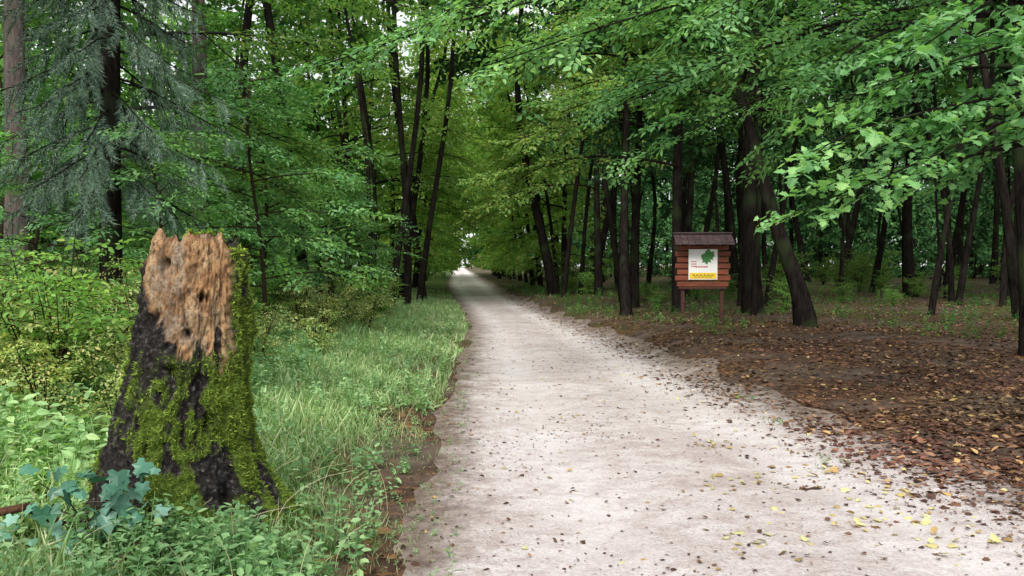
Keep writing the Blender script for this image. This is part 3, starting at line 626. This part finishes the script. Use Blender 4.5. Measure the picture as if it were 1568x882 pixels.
part('planks',[box(0,-.062,.95+.132*k,1.14+(.05 if k%2 else -.03),.034,.108) for k in range(7)],WB,.012)
part('cross_rails',[box(0,-.062,.865,1.04,.034,.045)],WD)
def slab(y0,z0,y1,z1,x0,x1,th):
    return T([(x0,y0,z0),(x1,y0,z0),(x1,y1,z1),(x0,y1,z1),(x0,y0,z0+th),(x1,y0,z0+th),(x1,y1,z1+th),(x0,y1,z1+th)],[(0,3,2,1),(4,5,6,7),(0,1,5,4),(1,2,6,5),(2,3,7,6),(3,0,4,7)])
rp=[]
for k in range(3):
    for j in range(9):
        x0=-.63+.14*j; o=.006*((j+k)%2)
        y0=-.40+.13*k; z0=1.80+.07*k+o; rp.append(slab(y0,z0,y0+.16,z0+.088,x0+.003,x0+.137,.018))
        rp.append(slab(.40-.13*k,z0,.40-.13*k-.16,z0+.088,x0+.003,x0+.137,.018))
part('roof',rp,WR,.003)
part('ridge_board',[box(0,0,2.065,1.28,.09,.03)],WR)
part('gable_ends',[T([(sx_*.58-.012,-.3,1.81),(sx_*.58-.012,.3,1.81),(sx_*.58-.012,0,2.0),(sx_*.58+.012,-.3,1.81),(sx_*.58+.012,.3,1.81),(sx_*.58+.012,0,2.0)],[(0,2,1),(3,4,5),(0,1,4,3),(1,2,5,4),(2,0,3,5)]) for sx_ in (-1,1)],WD,0)
DZ=.06
part('poster',[box(0,-.088,1.32+DZ,.62,.012,.66)],plain('poster_white',(.8,.8,.77)),.002)
part('poster_yellow_strip',[box(0,-.0965,1.075+DZ,.58,.003,.13)],plain('poster_yellow',(.8,.55,.03)),0)
lv=Geo()
for (x,z,s,a) in ((.02,1.40,.22,.7),(.10,1.42,.24,1.5),(.12,1.40,.2,2.5),(.16,1.48,.14,1.1)):
    tt=MAPLE.v; c_,s_=math.cos(a),math.sin(a)
    lv.add(T(np.stack([x+s*(tt[:,0]*c_-tt[:,1]*s_),-.0965-.00006*len(lv.v)+tt[:,0]*0,z+DZ+s*(tt[:,0]*s_+tt[:,1]*c_)],-1),loops=MAPLE.loops,sizes=MAPLE.sizes))
obj('poster_leaf_drawing',lv.mesh('leafdraw',[plain('print_green',(.05,.2,.05))]),parent=board)
part('poster_text',[box(-.14+.055*k,-.0965,1.27+DZ,.04,.003,.028) for k in range(5)]+[box(-.2,-.0965,1.38+DZ-.05*k,.12,.003,.015) for k in range(3)],plain('print_red',(.5,.05,.04)),0)
part('poster_text_dark',[box(-.2+.08*k,-.0992,1.09+DZ,.05,.003,.02) for k in range(6)]+[box(-.16+.08*k,-.0992,1.05+DZ,.06,.003,.014) for k in range(5)],plain('print_dark',(.08,.1,.04)),0)
# ------------------------------------------------------------ light
SE=math.radians(48); sdx,sdy=-.35,-.94
w=D.worlds.new('World'); sc.world=w; w.use_nodes=True; nt=w.node_tree; nt.nodes.clear()
sk=nd(nt,'ShaderNodeTexSky'); sk.sky_type='NISHITA'; sk.sun_disc=False; sk.sun_elevation=SE; sk.sun_rotation=math.atan2(sdx,sdy); sk.air_density=1.0; sk.dust_density=4.0; sk.ozone_density=1.0
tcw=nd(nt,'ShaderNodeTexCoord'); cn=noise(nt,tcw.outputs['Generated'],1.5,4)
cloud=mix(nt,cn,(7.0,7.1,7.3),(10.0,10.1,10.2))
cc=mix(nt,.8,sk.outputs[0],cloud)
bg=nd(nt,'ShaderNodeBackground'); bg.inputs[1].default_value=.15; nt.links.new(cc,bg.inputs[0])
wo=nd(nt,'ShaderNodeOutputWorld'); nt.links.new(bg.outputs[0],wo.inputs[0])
sl=D.lights.new('sun','SUN'); sl.energy=4.2; sl.angle=math.radians(30); sl.color=(1,.96,.91)
so=D.objects.new('sun',sl); COL.objects.link(so)
dv=Vector((-sdx*math.cos(SE),-sdy*math.cos(SE),-math.sin(SE))); so.rotation_euler=dv.to_track_quat('-Z','Y').to_euler()
# ------------------------------------------------------------ camera
cam=D.cameras.new('camera'); cam.lens=31.0; cam.sensor_width=36; cam.clip_end=2000; cam.clip_start=.05
co=D.objects.new('camera',cam); COL.objects.link(co); co.location=(0,0,1.5); co.rotation_euler=(math.radians(90-1.53),0,math.radians(-3.35)); sc.camera=co
sc.view_settings.view_transform='Standard'; sc.view_settings.look='None'; sc.view_settings.exposure=0
print('objects',len(D.objects))
